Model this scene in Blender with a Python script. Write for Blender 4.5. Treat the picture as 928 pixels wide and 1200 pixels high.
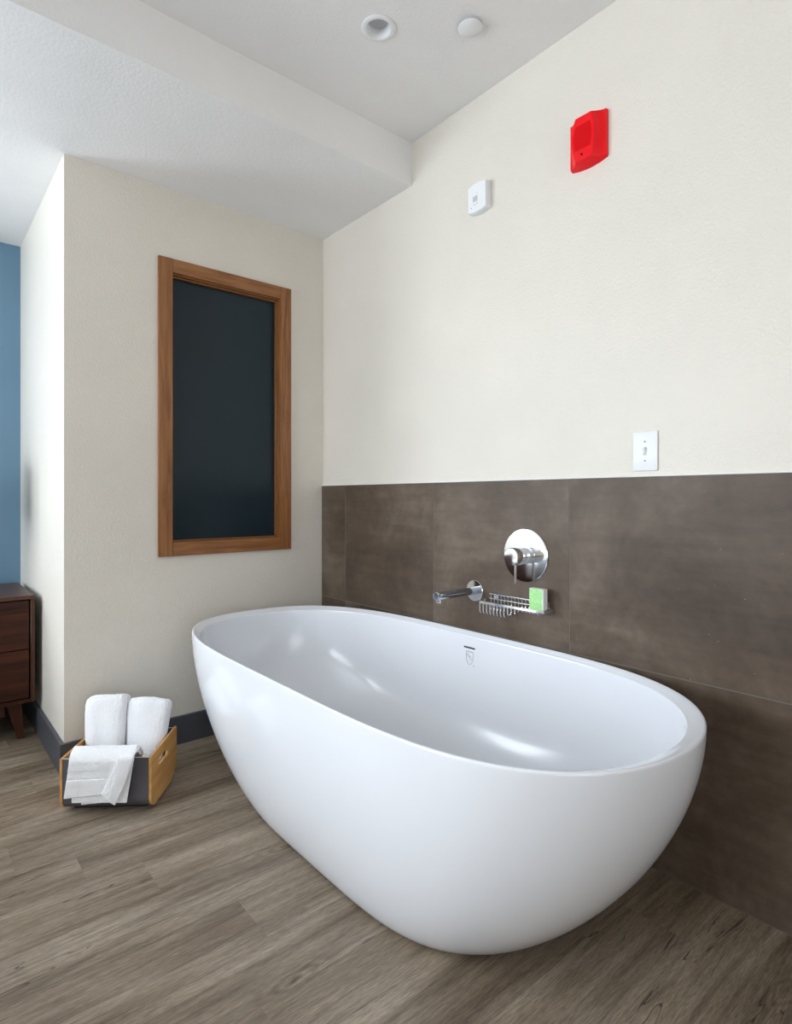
import bpy, bmesh, math, random
from mathutils import Vector, Matrix
from mathutils.bvhtree import BVHTree

for o in list(bpy.data.objects):
    bpy.data.objects.remove(o)
S = bpy.context.scene
COL = S.collection
PI = math.pi
random.seed(7)

# ------------------------------------------------------------------ camera
CAMH = 1.15
cd = bpy.data.cameras.new('camera')
cam = bpy.data.objects.new('camera', cd); COL.objects.link(cam)
cam.location = (0, 0, CAMH)
cam.rotation_euler = (PI/2, 0, -math.atan2(577, 686))
cd.sensor_fit = 'HORIZONTAL'; cd.sensor_width = 36
cd.lens = 36*686/928
cd.shift_y = -16.5/928
cd.clip_start = .05
S.camera = cam

# ------------------------------------------------------------------ exposure, world, daylight
S.view_settings.view_transform = 'Standard'
S.view_settings.look = 'None'
S.view_settings.gamma = 1
S.view_settings.use_curve_mapping = False
S.view_settings.exposure = 0.28
W = bpy.data.worlds.new('world'); S.world = W; W.use_nodes = True
W.node_tree.nodes['Background'].inputs[0].default_value = (.85, .93, 1, 1)
W.node_tree.nodes['Background'].inputs[1].default_value = 1.0

def area(name, loc, rot, sx, sy, power, col=(1, 1, 1)):
    l = bpy.data.lights.new(name, 'AREA'); l.shape = 'RECTANGLE'
    l.size = sx; l.size_y = sy; l.energy = power; l.color = col
    o = bpy.data.objects.new(name, l); COL.objects.link(o)
    o.location = loc; o.rotation_euler = rot
    return o
# daylight coming in through the windows of the left wall and of the wall behind
LX, BY, FY_ = -3.3, -2.6, 3.947
area('daylight', (LX-.06, 2.15, 1.5), (0, -PI/2, 0), 1.7, 1.9, 82, (.82, .91, 1))
area('daylight', (-1.9, FY_+.06, 1.6), (-PI/2, 0, 0), 1.6, 1.5, 88, (.84, .92, 1))
area('daylight', (-.6, BY-.06, 1.45), (PI/2, 0, 0), 2.4, 1.8, 25, (.96, .97, 1))

# ------------------------------------------------------------------ node helpers
def mat(name):
    m = bpy.data.materials.new(name); m.use_nodes = True
    nt = m.node_tree
    return m, nt, nt.nodes['Principled BSDF']
def nd(nt, t, **k):
    n = nt.nodes.new(t)
    for a, b in k.items():
        if a in n.inputs: n.inputs[a].default_value = b
        else: setattr(n, a, b)
    return n
def ramp(nt, src, stops):
    r = nt.nodes.new('ShaderNodeValToRGB')
    e = r.color_ramp.elements
    while len(e) < len(stops): e.new(.5)
    for el, (p, c) in zip(e, stops):
        el.position = p; el.color = (*c, 1) if len(c) == 3 else c
    nt.links.new(src, r.inputs[0]); return r
def mix(nt, a, b, f, mode='MIX'):
    n = nt.nodes.new('ShaderNodeMix'); n.data_type = 'RGBA'; n.blend_type = mode
    for i, v in ((0, f), (6, a), (7, b)):
        if hasattr(v, 'links') or hasattr(v, 'is_linked'): nt.links.new(v, n.inputs[i])
        else: n.inputs[i].default_value = v if i == 0 else (*v, 1)
    return n.outputs[2]
def bump(nt, h, bsdf, s=.2, d=.002, normal=None):
    b = nt.nodes.new('ShaderNodeBump'); b.inputs['Strength'].default_value = s
    b.inputs['Distance'].default_value = d
    nt.links.new(h, b.inputs['Height'])
    if normal: nt.links.new(normal, b.inputs['Normal'])
    nt.links.new(b.outputs[0], bsdf.inputs['Normal']); return b.outputs[0]
def coords(nt, kind='Object', scale=(1, 1, 1), offs=None):
    t = nt.nodes.new('ShaderNodeTexCoord'); m = nt.nodes.new('ShaderNodeMapping')
    m.inputs['Scale'].default_value = scale
    nt.links.new(t.outputs[kind], m.inputs[0])
    if offs:
        oi = nt.nodes.new('ShaderNodeObjectInfo')
        mu = nt.nodes.new('ShaderNodeVectorMath'); mu.operation = 'SCALE'
        cx = nt.nodes.new('ShaderNodeCombineXYZ')
        for i in range(3): nt.links.new(oi.outputs['Random'], cx.inputs[i])
        nt.links.new(cx.outputs[0], mu.inputs[0]); mu.inputs['Scale'].default_value = offs
        nt.links.new(mu.outputs[0], m.inputs['Location'])
    return m.outputs[0]
def noise(nt, v, scale, detail=4, rough=.5, dist=0):
    n = nt.nodes.new('ShaderNodeTexNoise')
    n.inputs['Scale'].default_value = scale; n.inputs['Detail'].default_value = detail
    n.inputs['Roughness'].default_value = rough; n.inputs['Distortion'].default_value = dist
    nt.links.new(v, n.inputs['Vector']); return n.outputs['Fac']
def plain(name, c, rough=.5, metal=0, **k):
    m, nt, b = mat(name)
    b.inputs['Base Color'].default_value = (*c, 1); b.inputs['Roughness'].default_value = rough
    b.inputs['Metallic'].default_value = metal
    for a, v in k.items(): b.inputs[a].default_value = v
    # very faint procedural variation in roughness
    v = coords(nt); n = noise(nt, v, 30, 2)
    r = nt.nodes.new('ShaderNodeMapRange'); nt.links.new(n, r.inputs[0])
    r.inputs[3].default_value = max(0, rough*.92); r.inputs[4].default_value = min(1, rough*1.08)
    nt.links.new(r.outputs[0], b.inputs['Roughness'])
    return m
def paint(name, c, rough=.55, scale=170, s=.25, d=.0012):
    m, nt, b = mat(name)
    v = coords(nt)
    n = noise(nt, v, scale, 3, .55); n2 = noise(nt, v, 3, 3)
    r = ramp(nt, n2, [(.3, tuple(x*.975 for x in c)), (.7, tuple(min(1, x*1.02) for x in c))])
    nt.links.new(r.outputs[0], b.inputs['Base Color'])
    b.inputs['Roughness'].default_value = rough
    bump(nt, n, b, s, d)
    return m

M = {}
M['wall'] = paint('cream wall paint', (.77, .722, .643), .42, 105, .7, .0035)
M['ceiling'] = paint('ceiling paint', (.88, .87, .86), .6, 95, .6, .002)
M['blue'] = paint('blue wall paint', (.13, .245, .35), .38)
M['baseboard'] = plain('baseboard paint', (.072, .075, .09), .45)
M['white'] = plain('white plastic', (.86, .87, .88), .35)
M['caulk'] = plain('white caulk', (.82, .82, .80), .5)
M['chrome'] = plain('chrome', (.82, .83, .85), .06, 1)
M['spout'] = plain('dark chrome', (.50, .56, .64), .16, 1)
M['dark'] = plain('dark', (.012, .012, .014), .6)
M['grey'] = plain('grey plastic', (.36, .38, .42), .4)
M['lens'] = plain('lamp lens', (.55, .55, .60), .35)
m, nt, b = mat('white acrylic'); M['tub'] = m
b.inputs['Base Color'].default_value = (.835, .855, .90, 1); b.inputs['Roughness'].default_value = .16
nt.links.new(ramp(nt, noise(nt, coords(nt), 1.2, 1), [(.3, (.825, .845, .89)), (.7, (.84, .86, .905))]).outputs[0], b.inputs['Base Color'])
b.inputs['Coat Weight'].default_value = .25; b.inputs['Coat Roughness'].default_value = .05
M['red'] = plain('red plastic', (.90, .001, .007), .32, 0, **{'Specular IOR Level': .3})
M['dred'] = plain('dark red plastic', (.62, .001, .003), .5, 0, **{'Specular IOR Level': .15})
M['mark'] = plain('grey print', (.25, .25, .28), .5)
M['green'] = None
M['grout'] = plain('grout', (.15, .135, .12), .8)
M['backing'] = plain('subfloor', (.10, .085, .07), .9)
M['charcoal'] = plain('charcoal laminate', (.085, .08, .088), .5)
M['light_edge'] = plain('plywood edge', (.62, .55, .44), .6)

# floor planks: greyed oak
def oak():
    m, nt, b = mat('greyed oak vinyl')
    v = coords(nt, 'Object', (1, 1, 1), 37.0)
    def st(sc):
        mp = nt.nodes.new('ShaderNodeMapping'); mp.inputs['Scale'].default_value = sc
        nt.links.new(v, mp.inputs[0]); return mp.outputs[0]
    broad = noise(nt, st((.9, 6, 1)), 1.5, 3, .5, .4)
    streak = noise(nt, st((1.6, 26, 1)), 1.6, 5, .6, .8)
    mid_ = noise(nt, st((5, 110, 1)), 1.3, 4, .65, .3)
    fine = noise(nt, st((30, 480, 1)), 1.2, 3, .65)
    base = ramp(nt, broad, [(.3, (.165, .120, .079)), (.5, (.255, .200, .143)), (.7, (.375, .310, .238))])
    c = mix(nt, base.outputs[0], ramp(nt, streak, [(.3, (.55, .52, .48)), (.5, (1, 1, 1)), (.7, (1.25, 1.24, 1.22))]).outputs[0], .9, 'MULTIPLY')
    c = mix(nt, c, ramp(nt, mid_, [(.32, (.68, .66, .62)), (.5, (1, 1, 1)), (.7, (1.12, 1.12, 1.12))]).outputs[0], .7, 'MULTIPLY')
    c = mix(nt, c, ramp(nt, fine, [(.35, (.50, .48, .46)), (.6, (1.12, 1.12, 1.12))]).outputs[0], .8, 'MULTIPLY')
    # knots
    vo = nt.nodes.new('ShaderNodeTexVoronoi'); vo.inputs['Scale'].default_value = 1.0
    nt.links.new(st((1.7, 5.2, 1)), vo.inputs['Vector'])
    warp = noise(nt, st((9, 22, 1)), 2.0, 3, .6)
    ad = nt.nodes.new('ShaderNodeMath'); ad.operation = 'MULTIPLY_ADD'
    nt.links.new(warp, ad.inputs[0]); ad.inputs[1].default_value = .14
    nt.links.new(vo.outputs['Distance'], ad.inputs[2])
    kn = ramp(nt, ad.outputs[0], [(.09, (.34, .28, .22)), (.13, (1.15, 1.13, 1.09)), (.17, (.62, .57, .52)), (.20, (1.1, 1.09, 1.07)), (.235, (.8, .77, .74)), (.29, (1, 1, 1))])
    c = mix(nt, c, kn.outputs[0], .8, 'MULTIPLY')
    # dark cracks along the grain
    ck = noise(nt, st((1.5, 17, 1)), 1.0, 3, .55, .7)
    msk = noise(nt, st((2.4, 6, 1)), 1.3, 1)
    mm = nt.nodes.new('ShaderNodeMath'); mm.operation = 'MULTIPLY'
    nt.links.new(ramp(nt, ck, [(.493, (0, 0, 0)), (.498, (1, 1, 1)), (.502, (1, 1, 1)), (.507, (0, 0, 0))]).outputs[0], mm.inputs[0])
    nt.links.new(ramp(nt, msk, [(.57, (0, 0, 0)), (.62, (1, 1, 1))]).outputs[0], mm.inputs[1])
    c = mix(nt, c, (.045, .035, .028), mm.outputs[0])
    # plank to plank tone
    oi = nt.nodes.new('ShaderNodeObjectInfo')
    c = mix(nt, c, ramp(nt, oi.outputs['Random'], [(0, (.90, .895, .89)), (1, (1.06, 1.06, 1.06))]).outputs[0], 1, 'MULTIPLY')
    nt.links.new(c, b.inputs['Base Color'])
    b.inputs['Roughness'].default_value = .48
    s = nt.nodes.new('ShaderNodeMath'); s.operation = 'SUBTRACT'
    nt.links.new(fine, s.inputs[0]); nt.links.new(mm.outputs[0], s.inputs[1])
    bump(nt, s.outputs[0], b, .25, .0008)
    return m
M['oak'] = oak()

def tilemat():
    m, nt, b = mat('brown concrete tile')
    b.inputs['Specular IOR Level'].default_value = .3
    v = coords(nt, 'Object', (1, 1, 1), 23.0)
    a = noise(nt, v, 2.2, 6, .62, .5); f = noise(nt, v, 26, 5, .6); g = noise(nt, v, 260, 2, .5)
    mp = nt.nodes.new('ShaderNodeMapping'); mp.inputs['Scale'].default_value = (1, .9, 9)
    nt.links.new(v, mp.inputs[0]); st = noise(nt, mp.outputs[0], 3, 5, .6)
    c = ramp(nt, a, [(.3, (.064, .043, .029)), (.5, (.106, .076, .054)), (.70, (.170, .130, .098))]).outputs[0]
    c = mix(nt, c, ramp(nt, f, [(.3, (.86, .85, .84)), (.7, (1.12, 1.11, 1.1))]).outputs[0], .8, 'MULTIPLY')
    c = mix(nt, c, ramp(nt, st, [(.3, (.80, .80, .81)), (.7, (1.18, 1.18, 1.18))]).outputs[0], .8, 'MULTIPLY')
    sp = ramp(nt, noise(nt, v, 95, 1), [(.79, (0, 0, 0)), (.82, (1, 1, 1))])
    c = mix(nt, c, (.32, .29, .26), sp.outputs[0])
    nt.links.new(c, b.inputs['Base Color'])
    r = nt.nodes.new('ShaderNodeMapRange'); nt.links.new(f, r.inputs[0])
    r.inputs[3].default_value = .36; r.inputs[4].default_value = .56
    nt.links.new(r.outputs[0], b.inputs['Roughness'])
    bump(nt, g, b, .12, .0008)
    return m
M['tile'] = tilemat()

def wood(name, dark, mid, light, axis, sc=1.0, rough=.4, line=0):
    m, nt, b = mat(name)
    if 'walnut' in name: b.inputs['Specular IOR Level'].default_value = .25
    s = [30*sc]*3; s[axis] = 2.0*sc
    v = coords(nt, 'Object', tuple(s), 11.0)
    a = noise(nt, v, 1.0, 5, .6, .7)
    s2 = [160*sc]*3; s2[axis] = 7*sc
    v2 = coords(nt, 'Object', tuple(s2), 5.0); f = noise(nt, v2, 1.0, 3, .6)
    c = ramp(nt, a, [(.3, dark), (.5, mid), (.72, light)]).outputs[0]
    c = mix(nt, c, ramp(nt, f, [(.3, (.78, .76, .74)), (.7, (1.12, 1.12, 1.12))]).outputs[0], .7, 'MULTIPLY')
    nt.links.new(c, b.inputs['Base Color']); b.inputs['Roughness'].default_value = rough
    bump(nt, f, b, .1, .0006)
    return m
FR = ((.19, .068, .019), (.29, .118, .036), (.38, .17, .06))
M['frame_v'] = wood('stained maple upright', *FR, 2, 1.7)
M['frame_h'] = wood('stained maple rail', *FR, 0, 1.7)
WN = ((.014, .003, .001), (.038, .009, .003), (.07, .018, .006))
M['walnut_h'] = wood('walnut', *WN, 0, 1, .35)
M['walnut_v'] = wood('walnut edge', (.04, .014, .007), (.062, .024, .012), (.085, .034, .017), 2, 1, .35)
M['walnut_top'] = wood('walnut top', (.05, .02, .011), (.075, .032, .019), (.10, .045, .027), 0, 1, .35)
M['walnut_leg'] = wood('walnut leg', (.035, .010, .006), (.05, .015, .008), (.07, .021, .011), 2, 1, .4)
M['bamboo'] = wood('bamboo', (.42, .20, .055), (.56, .29, .09), (.68, .38, .14), 1, .9, .38)

def glassmat():
    m, nt, b = mat('dark teal glass')
    b.inputs['Base Color'].default_value = (.009, .022, .031, 1)
    b.inputs['Roughness'].default_value = .22
    b.inputs['Specular IOR Level'].default_value = .3
    v = coords(nt); n = noise(nt, v, 2.5, 2)
    r = nt.nodes.new('ShaderNodeMapRange'); nt.links.new(n, r.inputs[0])
    r.inputs[3].default_value = .18; r.inputs[4].default_value = .26
    nt.links.new(r.outputs[0], b.inputs['Roughness'])
    return m
M['glass'] = glassmat()

def terry():
    m, nt, b = mat('white terry cloth')
    b.inputs['Base Color'].default_value = (.90, .905, .92, 1)
    b.inputs['Roughness'].default_value = .95
    b.inputs['Sheen Weight'].default_value = .25
    v = coords(nt); n = noise(nt, v, 300, 3, .6); n2 = noise(nt, v, 95, 3, .6)
    ad = nt.nodes.new('ShaderNodeMath'); ad.operation = 'ADD'
    nt.links.new(n, ad.inputs[0]); nt.links.new(n2, ad.inputs[1])
    bump(nt, ad.outputs[0], b, .8, .004)
    return m
M['terry'] = terry()

def soapgreen():
    m, nt, b = mat('green soap wrapper')
    v = coords(nt); n = noise(nt, v, 45, 3, .6, 1.2)
    c = ramp(nt, n, [(.35, (.34, .74, .26)), (.55, (.44, .82, .34)), (.7, (.62, .90, .54))])
    nt.links.new(c.outputs[0], b.inputs['Base Color']); b.inputs['Roughness'].default_value = .4
    return m
M['green'] = soapgreen()

# ------------------------------------------------------------------ mesh helpers
def link(name, me, m, parent=None, loc=None):
    o = bpy.data.objects.new(name, me); COL.objects.link(o)
    if m is not None and not me.materials: me.materials.append(m)
    if parent: o.parent = parent
    if loc is not None: o.location = loc
    return o
def fin(bm, name, m, parent=None, smooth=False, loc=None):
    bmesh.ops.recalc_face_normals(bm, faces=bm.faces)
    me = bpy.data.meshes.new(name); bm.to_mesh(me); bm.free()
    if smooth:
        for p in me.polygons: p.use_smooth = True
        if smooth != 'all': me.set_sharp_from_angle(angle=math.radians(40))
    return link(name, me, m, parent, loc)
def box(bm, x0, x1, y0, y1, z0, z1, bev=0, seg=1, mi=0):
    r = bmesh.ops.create_cube(bm, size=1)
    vs = r['verts']
    for v in vs:
        v.co = Vector(((x0+x1)/2+v.co.x*(x1-x0), (y0+y1)/2+v.co.y*(y1-y0), (z0+z1)/2+v.co.z*(z1-z0)))
    es = {e for v in vs for e in v.link_edges}
    fs = {f for v in vs for f in v.link_faces}
    for f in fs: f.material_index = mi
    if bev: bmesh.ops.bevel(bm, geom=list(es), offset=bev, segments=seg, affect='EDGES', profile=.5)
def mbox(name, m, dims, parent=None, bev=0, seg=1, centre=True, smooth=False):
    """box whose object origin sits at its centre"""
    x0, x1, y0, y1, z0, z1 = dims
    c = Vector(((x0+x1)/2, (y0+y1)/2, (z0+z1)/2))
    bm = bmesh.new(); box(bm, x0-c.x, x1-c.x, y0-c.y, y1-c.y, z0-c.z, z1-c.z, bev, seg)
    return fin(bm, name, m, parent, smooth or bool(bev), c)
def lathe(bm, prof, seg=48, mat4=Matrix()):
    """prof list of (r, h) revolved around local z"""
    rings = []
    for r, h in prof:
        if r < 1e-6: rings.append([bm.verts.new(mat4 @ Vector((0, 0, h)))])
        else: rings.append([bm.verts.new(mat4 @ Vector((r*math.cos(2*PI*i/seg), r*math.sin(2*PI*i/seg), h))) for i in range(seg)])
    for a, b in zip(rings, rings[1:]):
        for i in range(seg):
            j = (i+1) % seg
            if len(a) == 1 and len(b) == 1: continue
            if len(a) == 1: bm.faces.new((a[0], b[i], b[j]))
            elif len(b) == 1: bm.faces.new((a[i], a[j], b[0]))
            else: bm.faces.new((a[i], a[j], b[j], b[i]))
def tube(bm, pts, r, seg=8, closed=False):
    pts = [Vector(p) for p in pts]; n = len(pts); rings = []
    up = Vector((0, 0, 1)); prev = None
    for i, p in enumerate(pts):
        a = pts[(i-1) % n] if (closed or i) else p
        b = pts[(i+1) % n] if (closed or i < n-1) else p
        t = (b-a).normalized()
        if prev is None:
            u = t.cross(up)
            if u.length < .05: u = t.cross(Vector((1, 0, 0)))
            u.normalize()
        else:
            u = (prev - t*prev.dot(t)).normalized()
        prev = u; w = t.cross(u)
        rings.append([bm.verts.new(p+(u*math.cos(2*PI*k/seg)+w*math.sin(2*PI*k/seg))*r) for k in range(seg)])
    m = n if closed else n-1
    for i in range(m):
        A, B = rings[i], rings[(i+1) % n]
        for k in range(seg):
            l = (k+1) % seg
            bm.faces.new((A[k], A[l], B[l], B[k]))
    if not closed:
        bm.faces.new(rings[0][::-1]); bm.faces.new(rings[-1])
def tag(o, label=None, cat=None, group=None, kind=None):
    if label: o['label'] = label
    if cat: o['category'] = cat
    if group: o['group'] = group
    if kind: o['kind'] = kind
    return o
def empty(name, loc, rz=0, **k):
    o = bpy.data.objects.new(name, None); COL.objects.link(o); o.location = loc
    o.rotation_euler = (0, 0, rz); o.empty_display_size = .1
    tag(o, **k); return o
def boolcut(o, bmc):
    """subtract a closed bmesh from object o, keeping only the result"""
    bmesh.ops.recalc_face_normals(bmc, faces=bmc.faces)
    me = bpy.data.meshes.new('c'); bmc.to_mesh(me); bmc.free()
    c = bpy.data.objects.new('c', me); COL.objects.link(c)
    c.parent = o.parent
    md = o.modifiers.new('b', 'BOOLEAN'); md.object = c; md.operation = 'DIFFERENCE'; md.solver = 'EXACT'
    dg = bpy.context.evaluated_depsgraph_get()
    new = bpy.data.meshes.new_from_object(o.evaluated_get(dg))
    o.modifiers.clear(); o.data = new
    bpy.data.objects.remove(c)

# ------------------------------------------------------------------ the setting
WX = 1.79      # painted face of the right wall
TX = 1.781     # tile face
WY = 2.76      # face of the window wall
SX = .512      # face of the short return wall
FY = 3.947     # blue wall
ZC, ZS, SY = 2.782, 2.587, 2.014

# floor: planks on a slab
def lerp(a, b2, t): return a+(b2-a)*t
bm = bmesh.new(); box(bm, LX-.15, WX+.15, BY-.15, FY+.15, -.12, -.004)
floor = tag(fin(bm, 'floor', M['backing']), kind='structure')
PW, PL, G = .18, 1.24, .00012
def plank_mesh(L):
    bm = bmesh.new(); box(bm, -L/2, L/2, -PW/2+G, PW/2-G, -.004, 0)
    top = [e for e in bm.edges if all(abs(v.co.z) < 1e-6 for v in e.verts)]
    bmesh.ops.bevel(bm, geom=top, offset=.0003, segments=1, affect='EDGES')
    me = bpy.data.meshes.new('plank'); bm.to_mesh(me); bm.free(); me.materials.append(M['oak']); return me
PM = {}
k0 = int(math.floor((BY-1.03)/PW)); y = 1.03+k0*PW
row = 0
rr = random.Random(5)
while y < FY:
    y1 = y+PW
    off = rr.uniform(0, PL)
    if abs(y-1.39) < .02: off = (.73-LX) % PL
    if abs(y-1.21) < .02: off = (1.12-LX) % PL
    if abs(y-1.57) < .02: off = (.12-LX) % PL
    x = LX-PL+off
    while x < WX:
        a, b2 = max(x, LX-.1), min(x+PL, WX+.002)
        if b2-a > .02:
            key = round(b2-a-2*G, 3)
            if key not in PM: PM[key] = plank_mesh(key)
            if WY+.03 < y and a > SX+.02: pass       # under the wall block
            else:
                o = link('plank', PM[key], None, floor, ((a+b2)/2, y+PW/2, 0))
        x += PL
    y = y1

# right wall with the tile wainscot
bm = bmesh.new(); box(bm, WX, WX+.15, BY-.15, WY+.2, 0, ZC+.1)
wr = tag(fin(bm, 'wall_right', M['wall']), kind='structure')
bm = bmesh.new(); box(bm, TX+.0007, WX, BY, WY-.0005, 0, 1.216)
g = fin(bm, 'grout_bed', M['grout'], wr)
yb = [WY-.0005, 2.533, 1.862, 1.176, .49, -.195, -.88, -1.565, -2.25, BY]
tg = .0011
for zi, (z0, z1) in enumerate(((.002, .6072), (.6098, 1.2165))):
    for a, b2 in zip(yb, yb[1:]):
        c = Vector((TX+.004, (a+b2)/2, (z0+z1)/2))
        h = (a-b2)/2-.0014
        bm = bmesh.new(); box(bm, -.004, .0055, -h, h, z0-c.z, z1-c.z-.0004, .0006)
        fin(bm, 'tile', M['tile'], wr, False, c)
bm = bmesh.new(); box(bm, TX-.0005, WX+.001, BY, WY, 1.2165, 1.2215, .001)
tag(fin(bm, 'trim_1', M['caulk']), kind='structure')

# window wall with an opening
OX0, OX1, OZ0, OZ1 = .945, 1.528, .93, 2.206
bm = bmesh.new()
for d in ((SX, OX0, WY, WY+.14, 0, ZS+.1), (OX1, WX+.15, WY, WY+.14, 0, ZS+.1),
          (OX0, OX1, WY, WY+.14, 0, OZ0), (OX0, OX1, WY, WY+.14, OZ1, ZS+.1)):
    box(bm, *d)
bmesh.ops.remove_doubles(bm, verts=bm.verts, dist=1e-4)
tag(fin(bm, 'wall_front', M['wall']), kind='structure')
bm = bmesh.new(); box(bm, SX, SX+.14, WY+.14, FY, 0, ZS+.1)
tag(fin(bm, 'wall_return', M['wall']), kind='structure')
# left and rear walls with daylight windows
def wall_holes(name, along, lo, hi, face, holes, ztop, m, thick=.15):
    bm = bmesh.new()
    cur = lo
    segs = []
    for h0, h1, z0, z1 in holes:
        segs += [(cur, h0, 0, ztop), (h0, h1, 0, z0), (h0, h1, z1, ztop)]; cur = h1
    segs.append((cur, hi, 0, ztop))
    for a, b2, z0, z1 in segs:
        if along == 'y': box(bm, face-thick, face, a, b2, z0, z1)
        else: box(bm, a, b2, face-thick, face, z0, z1)
    return tag(fin(bm, name, m), kind='structure')
wall_holes('wall_left', 'y', BY, FY, LX, [(1.2, 3.1, .65, 2.35)], ZC+.1, M['wall'])
wall_holes('wall_rear', 'x', LX-.15, WX+.15, BY, [(-1.8, .6, .55, 2.35)], ZC+.1, M['wall'])
wall_holes('wall_back', 'x', LX-.15, -.9, FY+.15, [(-2.7, -1.1, .85, 2.35)], ZS+.1, M['wall'])
bm = bmesh.new(); box(bm, -.9, WX, FY, FY+.15, 0, ZS+.1)
tag(fin(bm, 'wall_back', M['blue']), kind='structure')
wn = 2
for (ax, a, b2, z0, z1) in (('y', 1.2, 3.1, .65, 2.35), ('x', -1.8, .6, .55, 2.35), ('b', -2.7, -1.1, .85, 2.35)):
    bm = bmesh.new(); mid = (a+b2)/2; t = .025
    for (p0, p1, q0, q1) in ((a, a+.05, z0, z1), (b2-.05, b2, z0, z1), (a, b2, z0, z0+.05), (a, b2, z1-.05, z1), (mid-t, mid+t, z0, z1)):
        if ax == 'y': box(bm, LX-.045, LX-.005, p0, p1, q0, q1)
        elif ax == 'b': box(bm, p0, p1, FY+.005, FY+.045, q0, q1)
        else: box(bm, p0, p1, BY-.045, BY-.005, q0, q1)
    tag(fin(bm, 'window_%d' % wn, M['white']), kind='structure'); wn += 1

# ceiling, with the lowered soffit beyond
bm = bmesh.new(); box(bm, LX-.15, WX+.15, BY-.15, SY, ZC, ZC+.1)
ceil = tag(fin(bm, 'ceiling', M['ceiling']), kind='structure')
DL = (1.262, 1.595)
bmc = bmesh.new(); lathe(bmc, [(0, ZC-.05), (.046, ZC-.05), (.046, ZC+.2), (0, ZC+.2)], 48, Matrix.Translation((DL[0], DL[1], 0)))
boolcut(ceil, bmc)
bm = bmesh.new(); box(bm, LX-.15, WX+.15, SY, FY+.15, ZS, ZC+.1, 0)
tag(fin(bm, 'ceiling', M['ceiling']), kind='structure')

# baseboards
BH, BT = .128, .017
bm = bmesh.new()
def poly_prism(bm, pts, z0, z1):
    lo = [bm.verts.new((x, y, z0)) for x, y in pts]; hi = [bm.verts.new((x, y, z1)) for x, y in pts]
    n = len(pts)
    for i in range(n): bm.faces.new((lo[i], lo[(i+1) % n], hi[(i+1) % n], hi[i]))
    bm.faces.new(lo[::-1]); bm.faces.new(hi)
poly_prism(bm, [(SX-BT, WY-BT), (TX, WY-BT), (TX, WY), (SX, WY)], 0.0005, BH)
tag(fin(bm, 'baseboard_front', M['baseboard']), kind='structure')
bm = bmesh.new(); poly_prism(bm, [(SX-BT, WY-BT), (SX, WY), (SX, FY), (SX-BT, FY)], 0.0005, BH)
tag(fin(bm, 'baseboard_return', M['baseboard']), kind='structure')
bm = bmesh.new(); box(bm, LX, SX-BT, FY-BT, FY, 0.0005, BH)
tag(fin(bm, 'baseboard_back', M['baseboard']), kind='structure')
bm = bmesh.new(); box(bm, LX, LX+BT, BY, FY-BT, 0.0005, BH)
tag(fin(bm, 'baseboard_left', M['baseboard']), kind='structure')

# ------------------------------------------------------------------ window_1: stained frame and dark glass
win = empty('window_1', (1.2355, WY, .879), kind='structure')
wo = win.location
def wpart(name, m, d, bev=.0015):
    x0, x1, y0, y1, z0, z1 = d
    o = mbox(name, m, (x0-wo.x, x1-wo.x, y0-wo.y, y1-wo.y, z0-wo.z, z1-wo.z), win, bev, 1)
    return o
FX0, FX1, FZ0, FZ1, FM = .892, 1.580, .879, 2.261, .064
wpart('stile', M['frame_v'], (FX0, FX0+FM, WY-.016, WY, FZ0, FZ1))
wpart('stile', M['frame_v'], (FX1-FM, FX1, WY-.016, WY, FZ0, FZ1))
wpart('rail', M['frame_h'], (FX0+FM, FX1-FM, WY-.015, WY, FZ1-FM, FZ1))
wpart('rail', M['frame_h'], (FX0+FM, FX1-FM, WY-.015, WY, FZ0, FZ0+FM))
# jamb lining and stop
def ring(name, m_v, m_h, x0, x1, z0, z1, t, ya, yb):
    for a in ((x0, x0+t, z0, z1), (x1-t, x1, z0, z1)):
        wpart(name, m_v, (a[0], a[1], ya, yb, a[2], a[3]), .001)
    for a in ((x0+t, x1-t, z1-t, z1), (x0+t, x1-t, z0, z0+t)):
        wpart(name, m_h, (a[0], a[1], ya, yb, a[2], a[3]), .001)
ring('jamb', M['frame_v'], M['frame_h'], OX0+.001, OX1-.001, OZ0+.001, OZ1-.001, .013, WY+.0005, WY+.10)
ring('glazing_stop', M['frame_v'], M['frame_h'], OX0+.0145, OX1-.0145, OZ0+.0145, OZ1-.0145, .007, WY+.018, WY+.036)
wpart('pane', M['glass'], (OX0+.0145, OX1-.0145, WY+.037, WY+.043, OZ0+.0145, OZ1-.0145), 0)

# ------------------------------------------------------------------ bathtub
TH = .61
TC = (1.2964, 1.568); TA, TB = 1.026, .4675
NX = (2.555, 2.531, 1.9, 2.24)      # superellipse powers, one for each quarter
NY = (3.52, 4.18, 4.28, 4.30)
def ring_pts(a, b, z, n=160, k=1.0):
    """oval outline; k blends the quarters' powers towards a plain oval"""
    out = []
    for i in range(n):
        t = 2*PI*i/n; c, s = math.cos(t), math.sin(t)
        q = (0 if s >= 0 else 1) if c >= 0 else (2 if s >= 0 else 3)
        nx = 2+(NX[q]-2)*k; ny = 2+(NY[q]-2)*k
        u = b*(1.009 if s >= 0 else .991)*math.copysign(abs(s)**(2/nx), s)
        v = a*(1.0133 if c >= 0 else .9867)*math.copysign(abs(c)**(2/ny), c)
        out.append(Vector((u, v, z)))
    return out
tub = empty('bathtub', (TC[0], TC[1], 0), label='white oval freestanding bathtub with glossy rounded shell', cat='bathtub')
bm = bmesh.new()
loops = []
AB, BB, P1, Q1 = .63, .324, 1.754, 1.237
loops.append(ring_pts(AB*.5, BB*.5, .004))
loops.append(ring_pts(AB-.02, BB-.02, .003))
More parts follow.
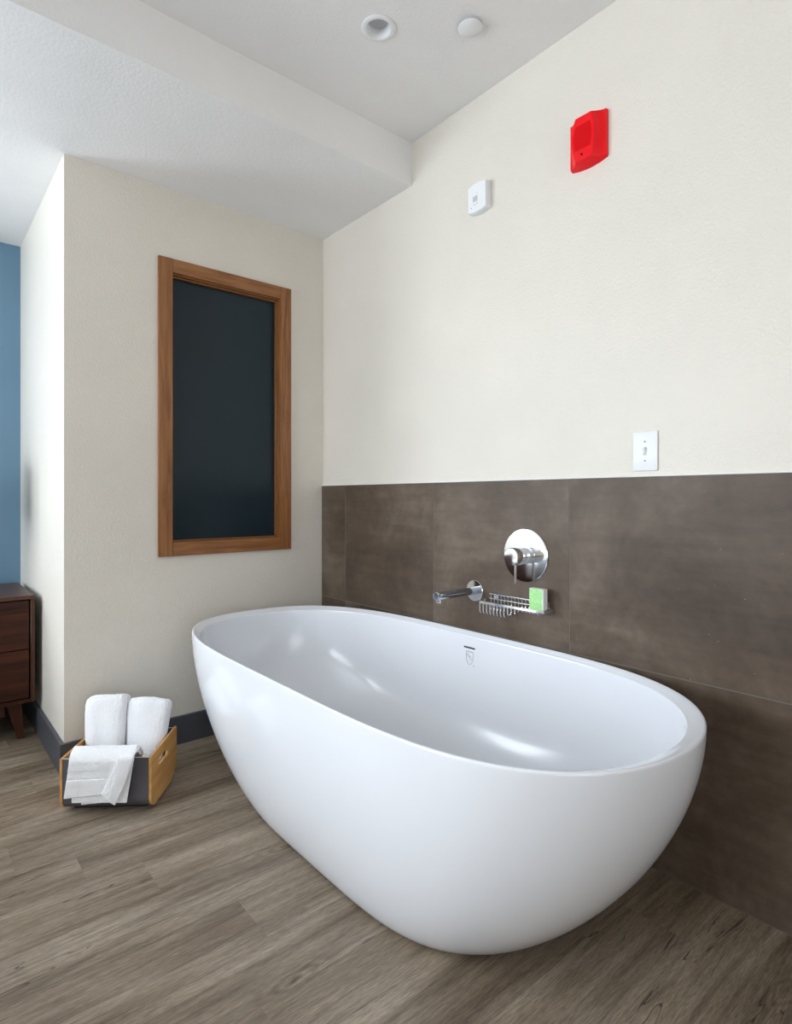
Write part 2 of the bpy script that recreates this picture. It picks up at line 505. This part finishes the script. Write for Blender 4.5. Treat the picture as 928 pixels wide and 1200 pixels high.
for i in range(0, 29):
    t = (i/28)**1.3
    gg = (1-(1-t)**P1)**(1/Q1)
    loops.append(ring_pts(AB+(TA-AB)*gg, BB+(TB-BB)*gg, .004+(TH-.012)*t))
RA, RB, RD = .046, .024, .013      # the lip slopes inwards and down
LR = .005
for k in range(1, 7):
    an = k/6*PI/2*1.2
    loops.append(ring_pts(TA-LR*(1-math.cos(an)), TB-LR*(1-math.cos(an)), TH-LR+LR*math.sin(an)))
IA, IB = TA-RA, TB-RB
zl = TH-.0004
for k in range(1, 5):
    t = k/4
    loops.append(ring_pts(lerp(TA-LR*1.3, IA+.004, t), lerp(TB-LR*1.3, IB+.004, t), zl-RD*t**1.15))
zl -= RD
for k in range(1, 5):
    an = k/4*PI/2
    loops.append(ring_pts(IA+.004-.004*math.sin(an), IB+.004-.004*math.sin(an), zl-.006*(1-math.cos(an))))
CA, CB, ZB = .60, .23, .13
for i in range(1, 27):
    t = i/26
    s = 1-t
    gg = (1-(1-s)**2.5)**(1/1.9) if s > 0 else 0
    loops.append(ring_pts(CA+(IA-CA)*gg, CB+(IB-CB)*gg, ZB+(zl-.006-ZB)*s, 160, .55+.45*s))
for f_ in (.9, .75, .5, .25): loops.append(ring_pts(CA*f_, CB*f_, ZB-.006*(1-f_), 160, .5))
vl = [[bm.verts.new(p) for p in L] for L in loops]
n = 160
for A, B in zip(vl, vl[1:]):
    for i in range(n):
        j = (i+1) % n
        bm.faces.new((A[i], A[j], B[j], B[i]))
c0 = bm.verts.new((0, 0, .004)); c1 = bm.verts.new((0, 0, ZB-.006))
for i in range(n):
    j = (i+1) % n
    bm.faces.new((vl[0][j], vl[0][i], c0)); bm.faces.new((vl[-1][i], vl[-1][j], c1))
bmesh.ops.recalc_face_normals(bm, faces=bm.faces)
tub_bvh = BVHTree.FromBMesh(bm)
shell = fin(bm, 'shell', M['tub'], tub, 'all')
# drain in the bottom
bm = bmesh.new(); lathe(bm, [(0, .006), (.022, .006), (.026, .003), (.034, .003), (.036, -.004), (0, -.004)], 32)
dr = fin(bm, 'drain', M['chrome'], tub, True, (0, 0, ZB-.003))
# overflow slot and the certification mark on the wall side
tubinv = Vector((TC[0], TC[1], 0))
def on_inner(y, z):
    hit = tub_bvh.ray_cast(Vector((0.0, y-TC[1], z)), Vector((1, 0, 0)))
    return hit[0], hit[1]
SLY, SLZ = 1.613, .547
p, nrm = on_inner(SLY, SLZ)
if nrm.x > 0: nrm = -nrm
def wall_frame(p, nrm):
    yv = Vector((0, -1, 0)); yv = (yv-nrm*yv.dot(nrm)).normalized()    # to the right seen from inside
    zv = nrm.cross(yv).normalized()
    if zv.z < 0: zv = -zv
    return yv, zv
yv, zv = wall_frame(p, nrm)
bm = bmesh.new()
hw, hh = .030, .0032
pts = []
for k in range(24):
    a = 2*PI*k/24
    cx = (hw-hh) if math.cos(a) > 0 else -(hw-hh)
    pts.append((cx+hh*math.cos(a), hh*math.sin(a)))
fr = [bm.verts.new(p+nrm*.0008+yv*u+zv*w) for u, w in pts]; bk = [bm.verts.new(p-nrm*.003+yv*u+zv*w) for u, w in pts]
bm.faces.new(fr); bm.faces.new(bk[::-1])
for k in range(24): bm.faces.new((fr[k], bk[k], bk[(k+1) % 24], fr[(k+1) % 24]))
o = fin(bm, 'overflow_slot', M['dark'], tub); o['label'] = 'thin dark overflow slot'
# shield mark: outline plus slanting letters, a thin print on the acrylic
p2, n2 = on_inner(SLY-.002, SLZ-.042)
if n2.x > 0: n2 = -n2
yv, zv = wall_frame(p2, n2)
bm = bmesh.new()
def stroke(pl, r=.0009):
    tube(bm, [p2+n2*.0002+yv*u+zv*w for u, w in pl], r, 5)
sw, sh = .018, .026
stroke([(-sw, sh), (sw, sh)], .0013)
stroke([(-sw, sh), (-sw, -.002), (-sw*.8, -.013), (-sw*.45, -.021), (0, -sh), (sw*.45, -.021), (sw*.8, -.013), (sw, -.002), (sw, sh)])
def slant(u, w): a = -.75; return (u*math.cos(a)-w*math.sin(a), u*math.sin(a)+w*math.cos(a)+.003)
U = [(-.017, .006), (-.017, -.003), (-.0145, -.006), (-.012, -.003), (-.012, .006)]
Pp = [(-.004, -.006), (-.004, .006), (.001, .006), (.002, .003), (.001, 0), (-.004, 0)]
Cc = [(.013, .004), (.0105, .006), (.008, .004), (.008, -.004), (.0105, -.006), (.013, -.004)]
for ch in (U, Pp, Cc): stroke([slant(*q) for q in ch], .0008)
stroke([(sw+.004, -.026), (sw+.007, -.026)], .0022)
o = fin(bm, 'certification_mark', M['mark'], tub); o['label'] = 'small grey shield mark with slanting letters'

# ------------------------------------------------------------------ tub spout
def rotx():   # local z -> world -x
    return Matrix.Rotation(-PI/2, 4, 'Y')
sp = empty('tub_spout', (TX, 1.616, .773), label='chrome wall-mounted tub spout with round wall plate', cat='faucet')
bm = bmesh.new(); lathe(bm, [(0, 0.0003), (.043, 0.0003), (.0435, .004), (.042, .006), (.018, .0065), (0, .0065)], 48, rotx())
fin(bm, 'wall_plate', M['chrome'], sp, True)
bm = bmesh.new(); lathe(bm, [(0, .006), (.0155, .006), (.0155, .2), (.0165, .201), (.0165, .222), (.0145, .2255), (0, .226)], 32, rotx())
fin(bm, 'spout_tube', M['spout'], sp, True)
bm = bmesh.new(); lathe(bm, [(0, -.027), (.0085, -.027), (.011, -.024), (.012, -.01), (.012, -.004), (0, -.004)], 24, Matrix.Translation((-.206, 0, 0)))
fin(bm, 'nozzle', M['chrome'], sp, True)

# ------------------------------------------------------------------ valve
va = empty('shower_valve', (TX, 1.363, .935), label='large round chrome valve plate with a cylindrical lever handle', cat='faucet')
bm = bmesh.new(); lathe(bm, [(0, .0003), (.1, .0003), (.1005, .004), (.098, .0072), (.034, .008), (0, .008)], 80, rotx())
fin(bm, 'wall_plate', M['chrome'], va, True)
bm = bmesh.new(); lathe(bm, [(0, .008), (.031, .008), (.031, .030), (.0304, .031), (.0304, .032), (.0325, .033), (.0325, .086), (.0305, .089), (0, .0895)], 48, rotx())
fin(bm, 'handle', M['chrome'], va, True)
bm = bmesh.new(); tube(bm, [(-.062, 0, -.030), (-.062, 0, -.095), (-.062, 0, -.098)], .0048, 12)
fin(bm, 'lever_pin', M['chrome'], va, True)

# ------------------------------------------------------------------ soap rack
rk = empty('soap_rack', (TX, 1.39, .703), label='chrome wire soap rack screwed to brown tile under the valve', cat='soap rack')
RW = TX-.072; yA, yB = 1.545, 1.240; zr = .750
def rail_path(z, inset=0, d=.072, r=.028, back=False):
    x0, x1 = TX-d+inset, TX-.006; a, b2 = yA-inset, yB+inset
    pts = [(x1, a, z)]
    for k in range(7):
        an = k/6*PI/2; pts.append((x0+r-r*math.sin(an), a-r+r*math.cos(an), z))
    for k in range(7):
        an = k/6*PI/2; pts.append((x0+r-r*math.cos(an), b2+r-r*math.sin(an), z))
    pts.append((x1, b2, z))
    return [(p[0]-TX, p[1]-1.39, p[2]-.703) for p in pts]
bm = bmesh.new()
for z in (zr, zr-.0045): tube(bm, rail_path(z), .0036, 8)
fin(bm, 'front_rail', M['chrome'], rk, True)
bm = bmesh.new()
for z in (zr+.004, zr+.022):
    tube(bm, [(-.006, yA-1.39-.01, z-.703), (-.006, yB-1.39+.01, z-.703)], .0026, 8)
fin(bm, 'back_rail', M['chrome'], rk, True)
deep = lambda y: .047 if y > 1.40 else (.047-(1.40-y)*.5 if y > 1.36 else .014)
ys = [yA-.018-i*(yA-yB-.036)/16 for i in range(17)]
for y in ys:
    dz = .046 if y > 1.405 else max(.014, .046-(1.405-y)*.9)
    bm = bmesh.new(); r = min(.012, dz*.6)
    P = [(-.006, zr+.022), (-.006, zr-dz+r)] + [(-.006-r+r*math.cos(k/5*PI/2), zr-dz+r-r*math.sin(k/5*PI/2)) for k in range(1, 6)]
    xf = -.072
    P += [(xf+r-r*math.sin(k/5*PI/2), zr-dz+r-r*math.cos(k/5*PI/2)) for k in range(0, 6)] + [(xf, zr)]
    tube(bm, [(a, y-1.39, b2-.703) for a, b2 in P], .0017, 6)
    fin(bm, 'wire', M['chrome'], rk, True)
for y in (1.50, 1.285):
    bm = bmesh.new(); lathe(bm, [(0, .0003), (.011, .0003), (.011, .006), (.008, .009), (0, .009)], 20, Matrix.Translation((0, y-1.39, zr+.012-.703)) @ rotx())
    fin(bm, 'mounting_screw', M['chrome'], rk, True)
# boxed soap standing in the rack
sb = empty('soap_box', (TX-.040, 1.277, zr-.0125), label='pale green and white boxed soap standing in the wire rack', cat='soap')
bm = bmesh.new(); box(bm, -.013, .013, -.030, .030, .0015, .088, .0015)
fin(bm, 'carton', M['white'], sb)
bm = bmesh.new(); box(bm, -.0138, -.0128, -.026, .0295, .003, .0865)
o = fin(bm, 'green_face', M['green'], sb); o['label'] = 'pale green marbled front'

# ------------------------------------------------------------------ fire alarm
AY, AZ = 1.101, 2.362
al = empty('fire_alarm', (WX, AY, AZ), label='red fire alarm horn mounted high on the cream wall', cat='alarm')
HW, HH = .068, .078
def alarm_depth(u, v):
    w = .66-.20*abs(v)**1.8
    c = .047-.004*v*v
    a = abs(u)
    if a <= w: d = c
    else:
        t = (a-w)/(1-w)
        d = c-(c-.014)*(math.sin(t*PI/2)**.9 if t > 0 else 0)
    return d
bm = bmesh.new(); nu, nv = 44, 36
grid = []
for j in range(nv+1):
    v = -1+2*j/nv; rowv = []
    for i in range(nu+1):
        u = -1+2*i/nu
        d = alarm_depth(u, v)
        zz = v*HH*(1-.06*(d/.05)) if v > 0 else v*HH*(1-.20*(d/.05))-.010*(1-u*u)*v*v
        rowv.append(bm.verts.new((-d, -u*HW*(1-.04*(d/.05)), zz)))
    grid.append(rowv)
for j in range(nv):
    for i in range(nu): bm.faces.new((grid[j][i], grid[j][i+1], grid[j+1][i+1], grid[j+1][i]))
border = [grid[0][i] for i in range(nu+1)]+[grid[j][nu] for j in range(1, nv+1)]+[grid[nv][i] for i in range(nu-1, -1, -1)]+[grid[j][0] for j in range(nv-1, 0, -1)]
bidx = [(-1+2*i/nu, -1) for i in range(nu+1)]+[(1, -1+2*j/nv) for j in range(1, nv+1)]+[(-1+2*i/nu, 1) for i in range(nu-1, -1, -1)]+[(-1, -1+2*j/nv) for j in range(nv-1, 0, -1)]
back = [bm.verts.new((-.0004, -u*HW, v*HH-(.010*(1-u*u) if v < 0 else 0)*abs(v)**2)) for u, v in bidx]
L = len(border)
for k in range(L): bm.faces.new((border[k], border[(k+1) % L], back[(k+1) % L], back[k]))
bm.faces.new(back)
fin(bm, 'housing', M['red'], al, True)
bm = bmesh.new()
for k in range(19):
    v = .60-k*.062
    w = .50-.26*abs(v)**1.8
    zc = v*HH*(1-.12*.9)
    box(bm, -alarm_depth(0, v)-.0010, -alarm_depth(0, v)+.004, -w*HW, w*HW, zc-.0012, zc+.0009)
o = fin(bm, 'grille', M['dred'], al); o['label'] = 'dark red ribbed sounder grille'
bm = bmesh.new(); lathe(bm, [(0, .0482), (.0035, .0482), (.0035, .0425), (0, .0425)], 16, Matrix.Translation((0, .004, -.056)) @ rotx())
fin(bm, 'screw_hole', M['dark'], al)

# ------------------------------------------------------------------ gas detector
CY_, CZ = 1.588, 2.357
co = empty('gas_detector', (WX, CY_, CZ), label='small white wall detector with arched top and a tiny screen', cat='detector')
bm = bmesh.new()
def outline(hw, hh, arch, n=14, r=.010):
    pts = []
    for k in range(n+1):
        u = -1+2*k/n; pts.append((u*hw, -hh-arch*(1-u*u)))
    for k in range(n+1):
        u = 1-2*k/n; pts.append((u*hw, hh+arch*(1-u*u)))
    return pts
layers = [(.0004, 1, 1), (.006, 1.0, 1.0), (.024, 1.0, 1.0), (.029, .985, .985), (.032, .94, .945)]
prev = None
for d, su, sv in layers:
    ring_ = [bm.verts.new((-d, -u*su, w*sv)) for u, w in outline(.049, .051, .0085)]
    if prev:
        Ln = len(ring_)
        for k in range(Ln): bm.faces.new((prev[k], prev[(k+1) % Ln], ring_[(k+1) % Ln], ring_[k]))
    else: bm.faces.new(ring_[::-1])
    prev = ring_
bm.faces.new(prev)
fin(bm, 'housing', M['white'], co, True)
bm = bmesh.new(); box(bm, -.0326, -.031, -.004, .020, -.016, .006); fin(bm, 'screen', M['lens'], co)
for (yy, zz, r) in ((.010, -.028, .0022), (-.002, -.025, .0022), (.028, -.036, .0022), (-.004, .014, .0015)):
    bm = bmesh.new(); lathe(bm, [(0, .0332), (r, .0332), (r, .031), (0, .031)], 12, Matrix.Translation((0, yy, zz)) @ rotx())
    fin(bm, 'button', M['grey'], co)

# ------------------------------------------------------------------ light switch
lsw = empty('light_switch', (WX, .905, 1.297), label='white toggle light switch plate above the brown tile', cat='switch')
bm = bmesh.new(); box(bm, -.0065, -.0003, -.040, .040, -.062, .062, .003, 2)
fin(bm, 'plate', M['white'], lsw, True)
bm = bmesh.new(); box(bm, -.0070, -.006, -.0055, .0055, -.013, .013); fin(bm, 'toggle_slot', M['lens'], lsw)
bm = bmesh.new(); r = bmesh.ops.create_cube(bm, size=1)
for v in r['verts']:
    tip = v.co.x < 0
    v.co = Vector((-.0175 if tip else -.0066, v.co.y*(.007 if tip else .009), v.co.z*(.006 if tip else .014)+(.0095 if tip else 0)))
bmesh.ops.bevel(bm, geom=list(bm.edges), offset=.001, segments=1, affect='EDGES')
fin(bm, 'toggle', M['white'], lsw, True)
for z in (-.030, .030):
    bm = bmesh.new(); lathe(bm, [(0, .0078), (.0028, .0074), (.0033, .0060), (0, .0060)], 14, Matrix.Translation((0, 0, z)) @ rotx())
    fin(bm, 'screw', M['grey'], lsw)

# ------------------------------------------------------------------ recessed downlight, sprinkler cover
dl = empty('downlight', (DL[0], DL[1], ZC), label='round recessed ceiling downlight with a white trim ring', cat='ceiling light')
flip = Matrix.Rotation(PI, 4, 'X')
bm = bmesh.new(); lathe(bm, [(.0455, 0.0002), (.059, .0002), (.0595, .002), (.056, .0048), (.047, .006), (.0435, .005), (.0430, -.001), (.0455, -.001), (.0455, 0.0002)], 64, flip)
fin(bm, 'trim_ring', M['white'], dl, True)
bm = bmesh.new(); lathe(bm, [(.0430, .002), (.0415, -.004), (.034, -.026), (.0345, -.026), (.0425, -.004), (.0448, .002), (.0430, .002)], 64, flip)
fin(bm, 'reflector', M['white'], dl, True)
bm = bmesh.new(); lathe(bm, [(0, -.0235), (.0339, -.0235), (.0339, -.030), (0, -.030)], 48, flip)
fin(bm, 'lamp_lens', M['lens'], dl, True)
sk = empty('sprinkler_cover', (1.497, 1.381, ZC), label='small plain white disc cover on the ceiling beside the downlight', cat='sprinkler cover')
bm = bmesh.new(); lathe(bm, [(0, .013), (.040, .013), (.042, .0115), (.042, .010), (0, .010)], 48, flip)
fin(bm, 'cover_disc', M['white'], sk, True)
bm = bmesh.new(); lathe(bm, [(0, .0003), (.031, .0003), (.031, .010), (0, .010)], 32, flip)
fin(bm, 'cup', M['grey'], sk, True)

# ------------------------------------------------------------------ dresser
DX1, DX0, DY0, DY1, DZ0, DZ1 = .481, -.72, 3.25, 3.80, .178, .686
ds = empty('dresser', ((DX0+DX1)/2, (DY0+DY1)/2, 0), label='dark walnut dresser with two drawers and splayed legs by blue wall', cat='dresser')
dc = ds.location
def dpart(name, m, d, bev=.002, parent=None):
    x0, x1, y0, y1, z0, z1 = d
    return mbox(name, m, (x0-dc.x, x1-dc.x, y0-dc.y, y1-dc.y, z0, z1), parent or ds, bev, 1)
t = .018
dpart('top', M['walnut_top'], (DX0, DX1, DY0, DY1, DZ1-t, DZ1))
dpart('side_panel', M['walnut_v'], (DX1-t, DX1, DY0, DY1, DZ0, DZ1-t))
dpart('side_panel', M['walnut_v'], (DX0, DX0+t, DY0, DY1, DZ0, DZ1-t))
dpart('bottom_panel', M['walnut_h'], (DX0+t, DX1-t, DY0, DY1, DZ0, DZ0+t))
dpart('back_panel', M['walnut_h'], (DX0+t, DX1-t, DY1-.01, DY1, DZ0+t, DZ1-t), 0)
zm = .431
for z0, z1 in ((DZ0+t+.004, zm-.0015), (zm+.0015, DZ1-t-.005)):
    for a, b2 in ((DX0+t+.004, -.1215), (-.1185, DX1-t-.006)):
        dpart('drawer', M['walnut_h'], (a, b2, DY0+.006, DY0+.4, z0, z1), .0015)
def leg(bx, by, sx, sy):
    bm = bmesh.new()
    top = [(bx-.030, by-.030), (bx+.030, by-.030), (bx+.030, by+.03), (bx-.03, by+.03)]
    tx, ty = bx+sx*.03, by+sy*.03
    bot = [(tx-.013, ty-.013), (tx+.013, ty-.013), (tx+.013, ty+.013), (tx-.013, ty+.013)]
    lo = [bm.verts.new((x-dc.x, y-dc.y, .0008)) for x, y in bot]; hi = [bm.verts.new((x-dc.x, y-dc.y, DZ0-.0002)) for x, y in top]
    for i in range(4): bm.faces.new((lo[i], lo[(i+1) % 4], hi[(i+1) % 4], hi[i]))
    bm.faces.new(lo[::-1]); bm.faces.new(hi)
    fin(bm, 'leg', M['walnut_leg'], ds)
for bx, sx in ((DX1-.082, 1), (DX0+.082, -1)):
    for by, sy in ((DY0+.06, -.3), (DY1-.06, .3)): leg(bx, by, sx, sy)
dpart('apron', M['walnut_leg'], (DX0+.12, DX1-.115, DY0+.05, DY0+.07, .115, DZ0-.0002), .001)

# ------------------------------------------------------------------ table lamp standing on the dresser, left of the picture
lp = empty('table_lamp', (.17, 3.60, DZ1), label='table lamp with a drum shade on the walnut dresser', cat='lamp')
bm = bmesh.new(); lathe(bm, [(0, .0005), (.07, .0005), (.07, .012), (.012, .02), (.010, .40), (0, .40)], 32)
fin(bm, 'base', M['dark'], lp, True)
bm = bmesh.new(); lathe(bm, [(.155, .36), (.135, .66), (.132, .66), (.152, .36), (.155, .36)], 48)
fin(bm, 'lamp_shade', M['caulk'], lp, True)
bm = bmesh.new(); tube(bm, [(-.134, 0, .652), (.134, 0, .652)], .002, 6); tube(bm, [(0, 0, .39), (0, 0, .66)], .004, 8)
fin(bm, 'harp', M['chrome'], lp, True)

# ------------------------------------------------------------------ towel basket
BWd, BD, BHt = .326, .285, .203
BA = -math.radians(37.2)
BO = (.4325, 2.407)
bk_ = empty('towel_basket', (BO[0], BO[1], 0), BA, label='charcoal and bamboo basket of white towels on wood floor', cat='basket')
bz = .012
def side_outline(inset=0):
    rf, rb = .045, .085
    i = inset
    pts = [(i*.0, BHt-.0)]
    # front edge down (y=0), rounded to the bottom, rounded up the back
    pts = [(0+i, BHt)]
    for k in range(9):
        an = k/8*PI/2; pts.append((i+rf-rf*math.cos(an), bz+i+rf-rf*math.sin(an)))
    for k in range(11):
        an = k/10*PI/2; pts.append((BD-i-rb+rb*math.sin(an), bz+i+rb-rb*math.cos(an)))
    pts.append((BD-i, BHt+.004))
    return pts
for x0, x1 in ((0, .009), (BWd-.009, BWd)):
    bm = bmesh.new(); pts = side_outline()
    A = [bm.verts.new((x0, a, b2)) for a, b2 in pts]; B = [bm.verts.new((x1, a, b2)) for a, b2 in pts]
    n_ = len(pts)
    for k in range(n_): bm.faces.new((A[k], A[(k+1) % n_], B[(k+1) % n_], B[k]))
    bm.faces.new(A); bm.faces.new(B[::-1])
    o = fin(bm, 'side_panel', M['bamboo'], bk_)
    o['label'] = 'golden bamboo side with a slot handle'
    bmc = bmesh.new(); sl = []
    ycen, zcen, hl, hr = .125, .152, .052, .0135
    for k in range(24):
        a = 2*PI*k/24; cc = (hl-hr) if math.cos(a) > 0 else -(hl-hr)
        sl.append((ycen+cc+hr*math.cos(a), zcen+hr*math.sin(a)))
    A = [bmc.verts.new((x0-.02, a, b2)) for a, b2 in sl]; B = [bmc.verts.new((x1+.02, a, b2)) for a, b2 in sl]
    for k in range(24): bmc.faces.new((A[k], A[(k+1) % 24], B[(k+1) % 24], B[k]))
    bmc.faces.new(A[::-1]); bmc.faces.new(B)
    boolcut(o, bmc)
bm = bmesh.new(); po = side_outline(.0012); pi_ = side_outline(.0085)
X0, X1 = .0092, BWd-.0092
vo_ = [[bm.verts.new((x, a, min(b2, BHt-.001))) for a, b2 in po] for x in (X0, X1)]
vi_ = [[bm.verts.new((x, a, min(b2, BHt-.001))) for a, b2 in pi_] for x in (X0, X1)]
n_ = len(po)
for k in range(n_-1):
    bm.faces.new((vo_[0][k], vo_[0][k+1], vo_[1][k+1], vo_[1][k]))
    bm.faces.new((vi_[0][k], vi_[1][k], vi_[1][k+1], vi_[0][k+1]))
    for s_ in (0, 1): bm.faces.new((vo_[s_][k], vi_[s_][k], vi_[s_][k+1], vo_[s_][k+1]))
tops = []
for k in (0, n_-1): tops.append(bm.faces.new((vo_[0][k], vo_[1][k], vi_[1][k], vi_[0][k])))
for f_ in tops: f_.material_index = 1
o = fin(bm, 'curved_shell', M['charcoal'], bk_, True); o.data.materials.append(M['light_edge'])
o['label'] = 'charcoal bent sheet forming front, bottom and back'
for a in (.05, .235):
    bm = bmesh.new(); box(bm, .03, BWd-.03, a, a+.03, .0005, bz+.001); fin(bm, 'foot', M['dark'], bk_)

# towels ----------------------------------------------------------
from mathutils import noise as mnoise
def towel_block(name, w, d, h, lean, loc, rz, seed, label, tiltx=0, rn=4.2, layers=5):
    """a folded towel standing on end: rounded slab with fold ridges over its top"""
    bm = bmesh.new(); nu, nv = 96, 80
    rows = []
    for j in range(nv+1):
        ph = -PI/2+PI*j/nv
        rowv = []
        for i in range(nu):
            th = 2*PI*i/nu
            ce = lambda a, e: math.copysign(abs(math.cos(a))**e, math.cos(a))
            se_ = lambda a, e: math.copysign(abs(math.sin(a))**e, math.sin(a))
            x = w/2*ce(ph, .28)*ce(th, .50); y = d/2*ce(ph, .28)*se_(th, .62); z = h/2*se_(ph, .20)+h/2
            # fold ridges: layers stacked through the depth, showing on the top
            q = Vector((x*7, y*7, z*5))+Vector((seed, 0, 0))
            amp = .009*mnoise.noise(q)+.004*mnoise.noise(q*3.1)+.0022*mnoise.noise(q*19)
            topf = max(0, (z-h*.80)/(h*.2))
            z += -.0060*topf*abs(math.sin((y/d+.5)*PI*layers+math.sin(x*30)*.3)) + .009*topf*mnoise.noise(Vector((x*14+seed, 0, 1)))
            # slight slump outwards at the foot
            k = .80+.27*(z/h)
            dirv = Vector((x, y, 0)); L_ = dirv.length or 1
            x = x*k+amp*x/L_; y = y*k+amp*y/L_; z += amp*.5
            rowv.append(bm.verts.new((x, y, z)))
        rows.append(rowv)
    for A, B in zip(rows, rows[1:]):
        for i in range(nu):
            j2 = (i+1) % nu
            bm.faces.new((A[i], A[j2], B[j2], B[i]))
    bmesh.ops.remove_doubles(bm, verts=bm.verts, dist=1e-5)
    o = fin(bm, name, M['terry'], None, 'all')
    o.location = loc; o.rotation_euler = (lean, tiltx, rz)
    tag(o, label, 'towel', 'white towels in the basket')
    return o
def bw(x, y, z):   # basket-local to world
    c, s = math.cos(BA), math.sin(BA)
    return (BO[0]+x*c-y*s, BO[1]+x*s+y*c, z)
towel_block('towel', .160, .085, .352, math.radians(-20), bw(.094, .125, .026), BA, 1.3, 'taller white terry towel standing upright at the left in the basket', math.radians(-3.5))
towel_block('towel', .160, .085, .330, math.radians(-20), bw(.232, .145, .026), BA, 8.7, 'shorter white terry towel standing upright at the right in the basket', math.radians(.5))

# draped hand towel: stacked cloth layers hanging over the front edge
def drape(parent, poly_top, poly_bot, off, thick, seed, wig=.002, name='layer', border=False, top_h=.235, back=.06):
    """sheet over the front edge. poly_* = (xl, xr) extents at the fold and (xl,zl,xr,zr) at the hem"""
    bm = bmesh.new(); nu, nv = 44, 60
    xl0, xr0 = poly_top; xl1, zl1, xr1, zr1 = poly_bot
    rows = []
    for j in range(nv+1):
        t = j/nv; r = []
        for i in range(nu+1):
            u = i/nu
            xt, xb = lerp(xl0, xr0, u), lerp(xl1, xr1, u)
            zb = lerp(zl1, zr1, u)
            # path: back inside the basket -> crest -> front
            if t < .22:
                s = t/.22; y = lerp(back, .012, s); z = lerp(.175, top_h-.004, s**.6); x = xt
                nx_ = Vector((0, .5, .9))
            elif t < .40:
                s = (t-.22)/.18; an = s*PI/2
                y = .012-(.012+.006)*math.sin(an)-.012*s; z = top_h-.004-.022*(1-math.cos(an)); x = xt
            else:
                s = (t-.40)/.60
                y = -.018+.012*s*.6; z = lerp(top_h-.026, zb, s); x = lerp(xt, xb, s)
            a = mnoise.noise(Vector((x*16+seed, z*9, seed)))*wig+mnoise.noise(Vector((x*60+seed, z*60, 3)))*.0009
            fy = -off-a
            if t >= .40 and border:
                s = (t-.40)/.60
                if .28 < s < .50: fy += .0016
                if abs(s-.28) < .02 or abs(s-.50) < .02: fy += .0015
            if t < .22: r.append(bm.verts.new((x, y, z+off*.8+a)))
            elif t < .40: r.append(bm.verts.new((x, y-off*math.sin((t-.22)/.18*PI/2), z+off*math.cos((t-.22)/.18*PI/2)+a)))
            else: r.append(bm.verts.new((x, y+fy, z)))
        rows.append(r)
    for A, B in zip(rows, rows[1:]):
        for i in range(nu): bm.faces.new((A[i], A[i+1], B[i+1], B[i]))
    o = fin(bm, name, M['terry'], parent, 'all')
    md = o.modifiers.new('thickness', 'SOLIDIFY'); md.thickness = thick; md.offset = 0
    md = o.modifiers.new('round', 'BEVEL'); md.width = thick*.35; md.segments = 2; md.limit_method = 'ANGLE'
    return o
dt = empty('hand_towel', bw(0, 0, 0), BA, label='folded white hand towel hanging over the front edge of the basket', cat='towel', group='white towels in the basket')
drape(dt, (.070, .270), (.082, .042, .243, .055), .001, .006, 4, .002, top_h=.226)
drape(dt, (.060, .272), (.052, .054, .246, .050), .008, .006, 9, .0025, top_h=.229)
drape(dt, (.050, .276), (.029, .074, .190, .088), .016, .007, 2, .0025, border=True, top_h=.232)
# diagonal turned-over edge of the upper layer
bm = bmesh.new(); nu, nv = 16, 44; rows = []
for j in range(nv+1):
    t = j/nv; r = []
    for i in range(nu+1):
        u = i/nu
        x = lerp(lerp(.232, .284, u), lerp(.160, .208, u), t) + .010*math.sin(t*PI)*(.4+.6*u)
        if t < .2:
            a_ = t/.2*PI/2
            z = lerp(.238, .212, 1-math.cos(a_)); y = .014-.052*math.sin(a_)
        else:
            s_ = (t-.2)/.8
            z = lerp(.212, lerp(.088, .046, u), s_); y = -.038+.008*s_
        y += -.003*math.sin(u*PI)-.002*mnoise.noise(Vector((x*30, z*30, 7)))
        r.append(bm.verts.new((x, y, z)))
    rows.append(r)
for A, B in zip(rows, rows[1:]):
    for i in range(nu): bm.faces.new((A[i], A[i+1], B[i+1], B[i]))
o = fin(bm, 'turned_edge', M['terry'], dt, 'all')
md = o.modifiers.new('thickness', 'SOLIDIFY'); md.thickness = .008; md.offset = 0
md = o.modifiers.new('round', 'BEVEL'); md.width = .003; md.segments = 2; md.limit_method = 'ANGLE'

# ------------------------------------------------------------------ bed beyond the picture's left edge (seen only in the chrome)
bed = empty('bed', (-1.9, 2.75, 0), label='bed with a white duvet, mirrored in the chrome valve plate', cat='bed')
bm = bmesh.new(); box(bm, -.78, .78, -1.05, 1.05, .0008, .30, .01); fin(bm, 'base', M['walnut_leg'], bed)
bm = bmesh.new(); box(bm, -.76, .76, -1.0, 1.0, .301, .50, .05, 4); fin(bm, 'mattress', M['terry'], bed, True)
bm = bmesh.new(); nu, nv = 40, 50; rows = []
for j in range(nv+1):
    r = []
    for i in range(nu+1):
        x = lerp(-.80, .80, i/nu); y = lerp(-1.04, .62, j/nv)
        e = max(0, (abs(x)-.74)/.06, (-.98-y)/.06)
        r.append(bm.verts.new((x, y, .56+.03*mnoise.noise(Vector((x*3, y*3, 2)))-.24*min(1, e)**2)))
    rows.append(r)
for A, B in zip(rows, rows[1:]):
    for i in range(nu): bm.faces.new((A[i], A[i+1], B[i+1], B[i]))
M['duvet'] = plain('pale duvet', (.42, .45, .50), .8)
o = fin(bm, 'duvet', M['duvet'], bed, 'all')
md = o.modifiers.new('thickness', 'SOLIDIFY'); md.thickness = .03; md.offset = 0
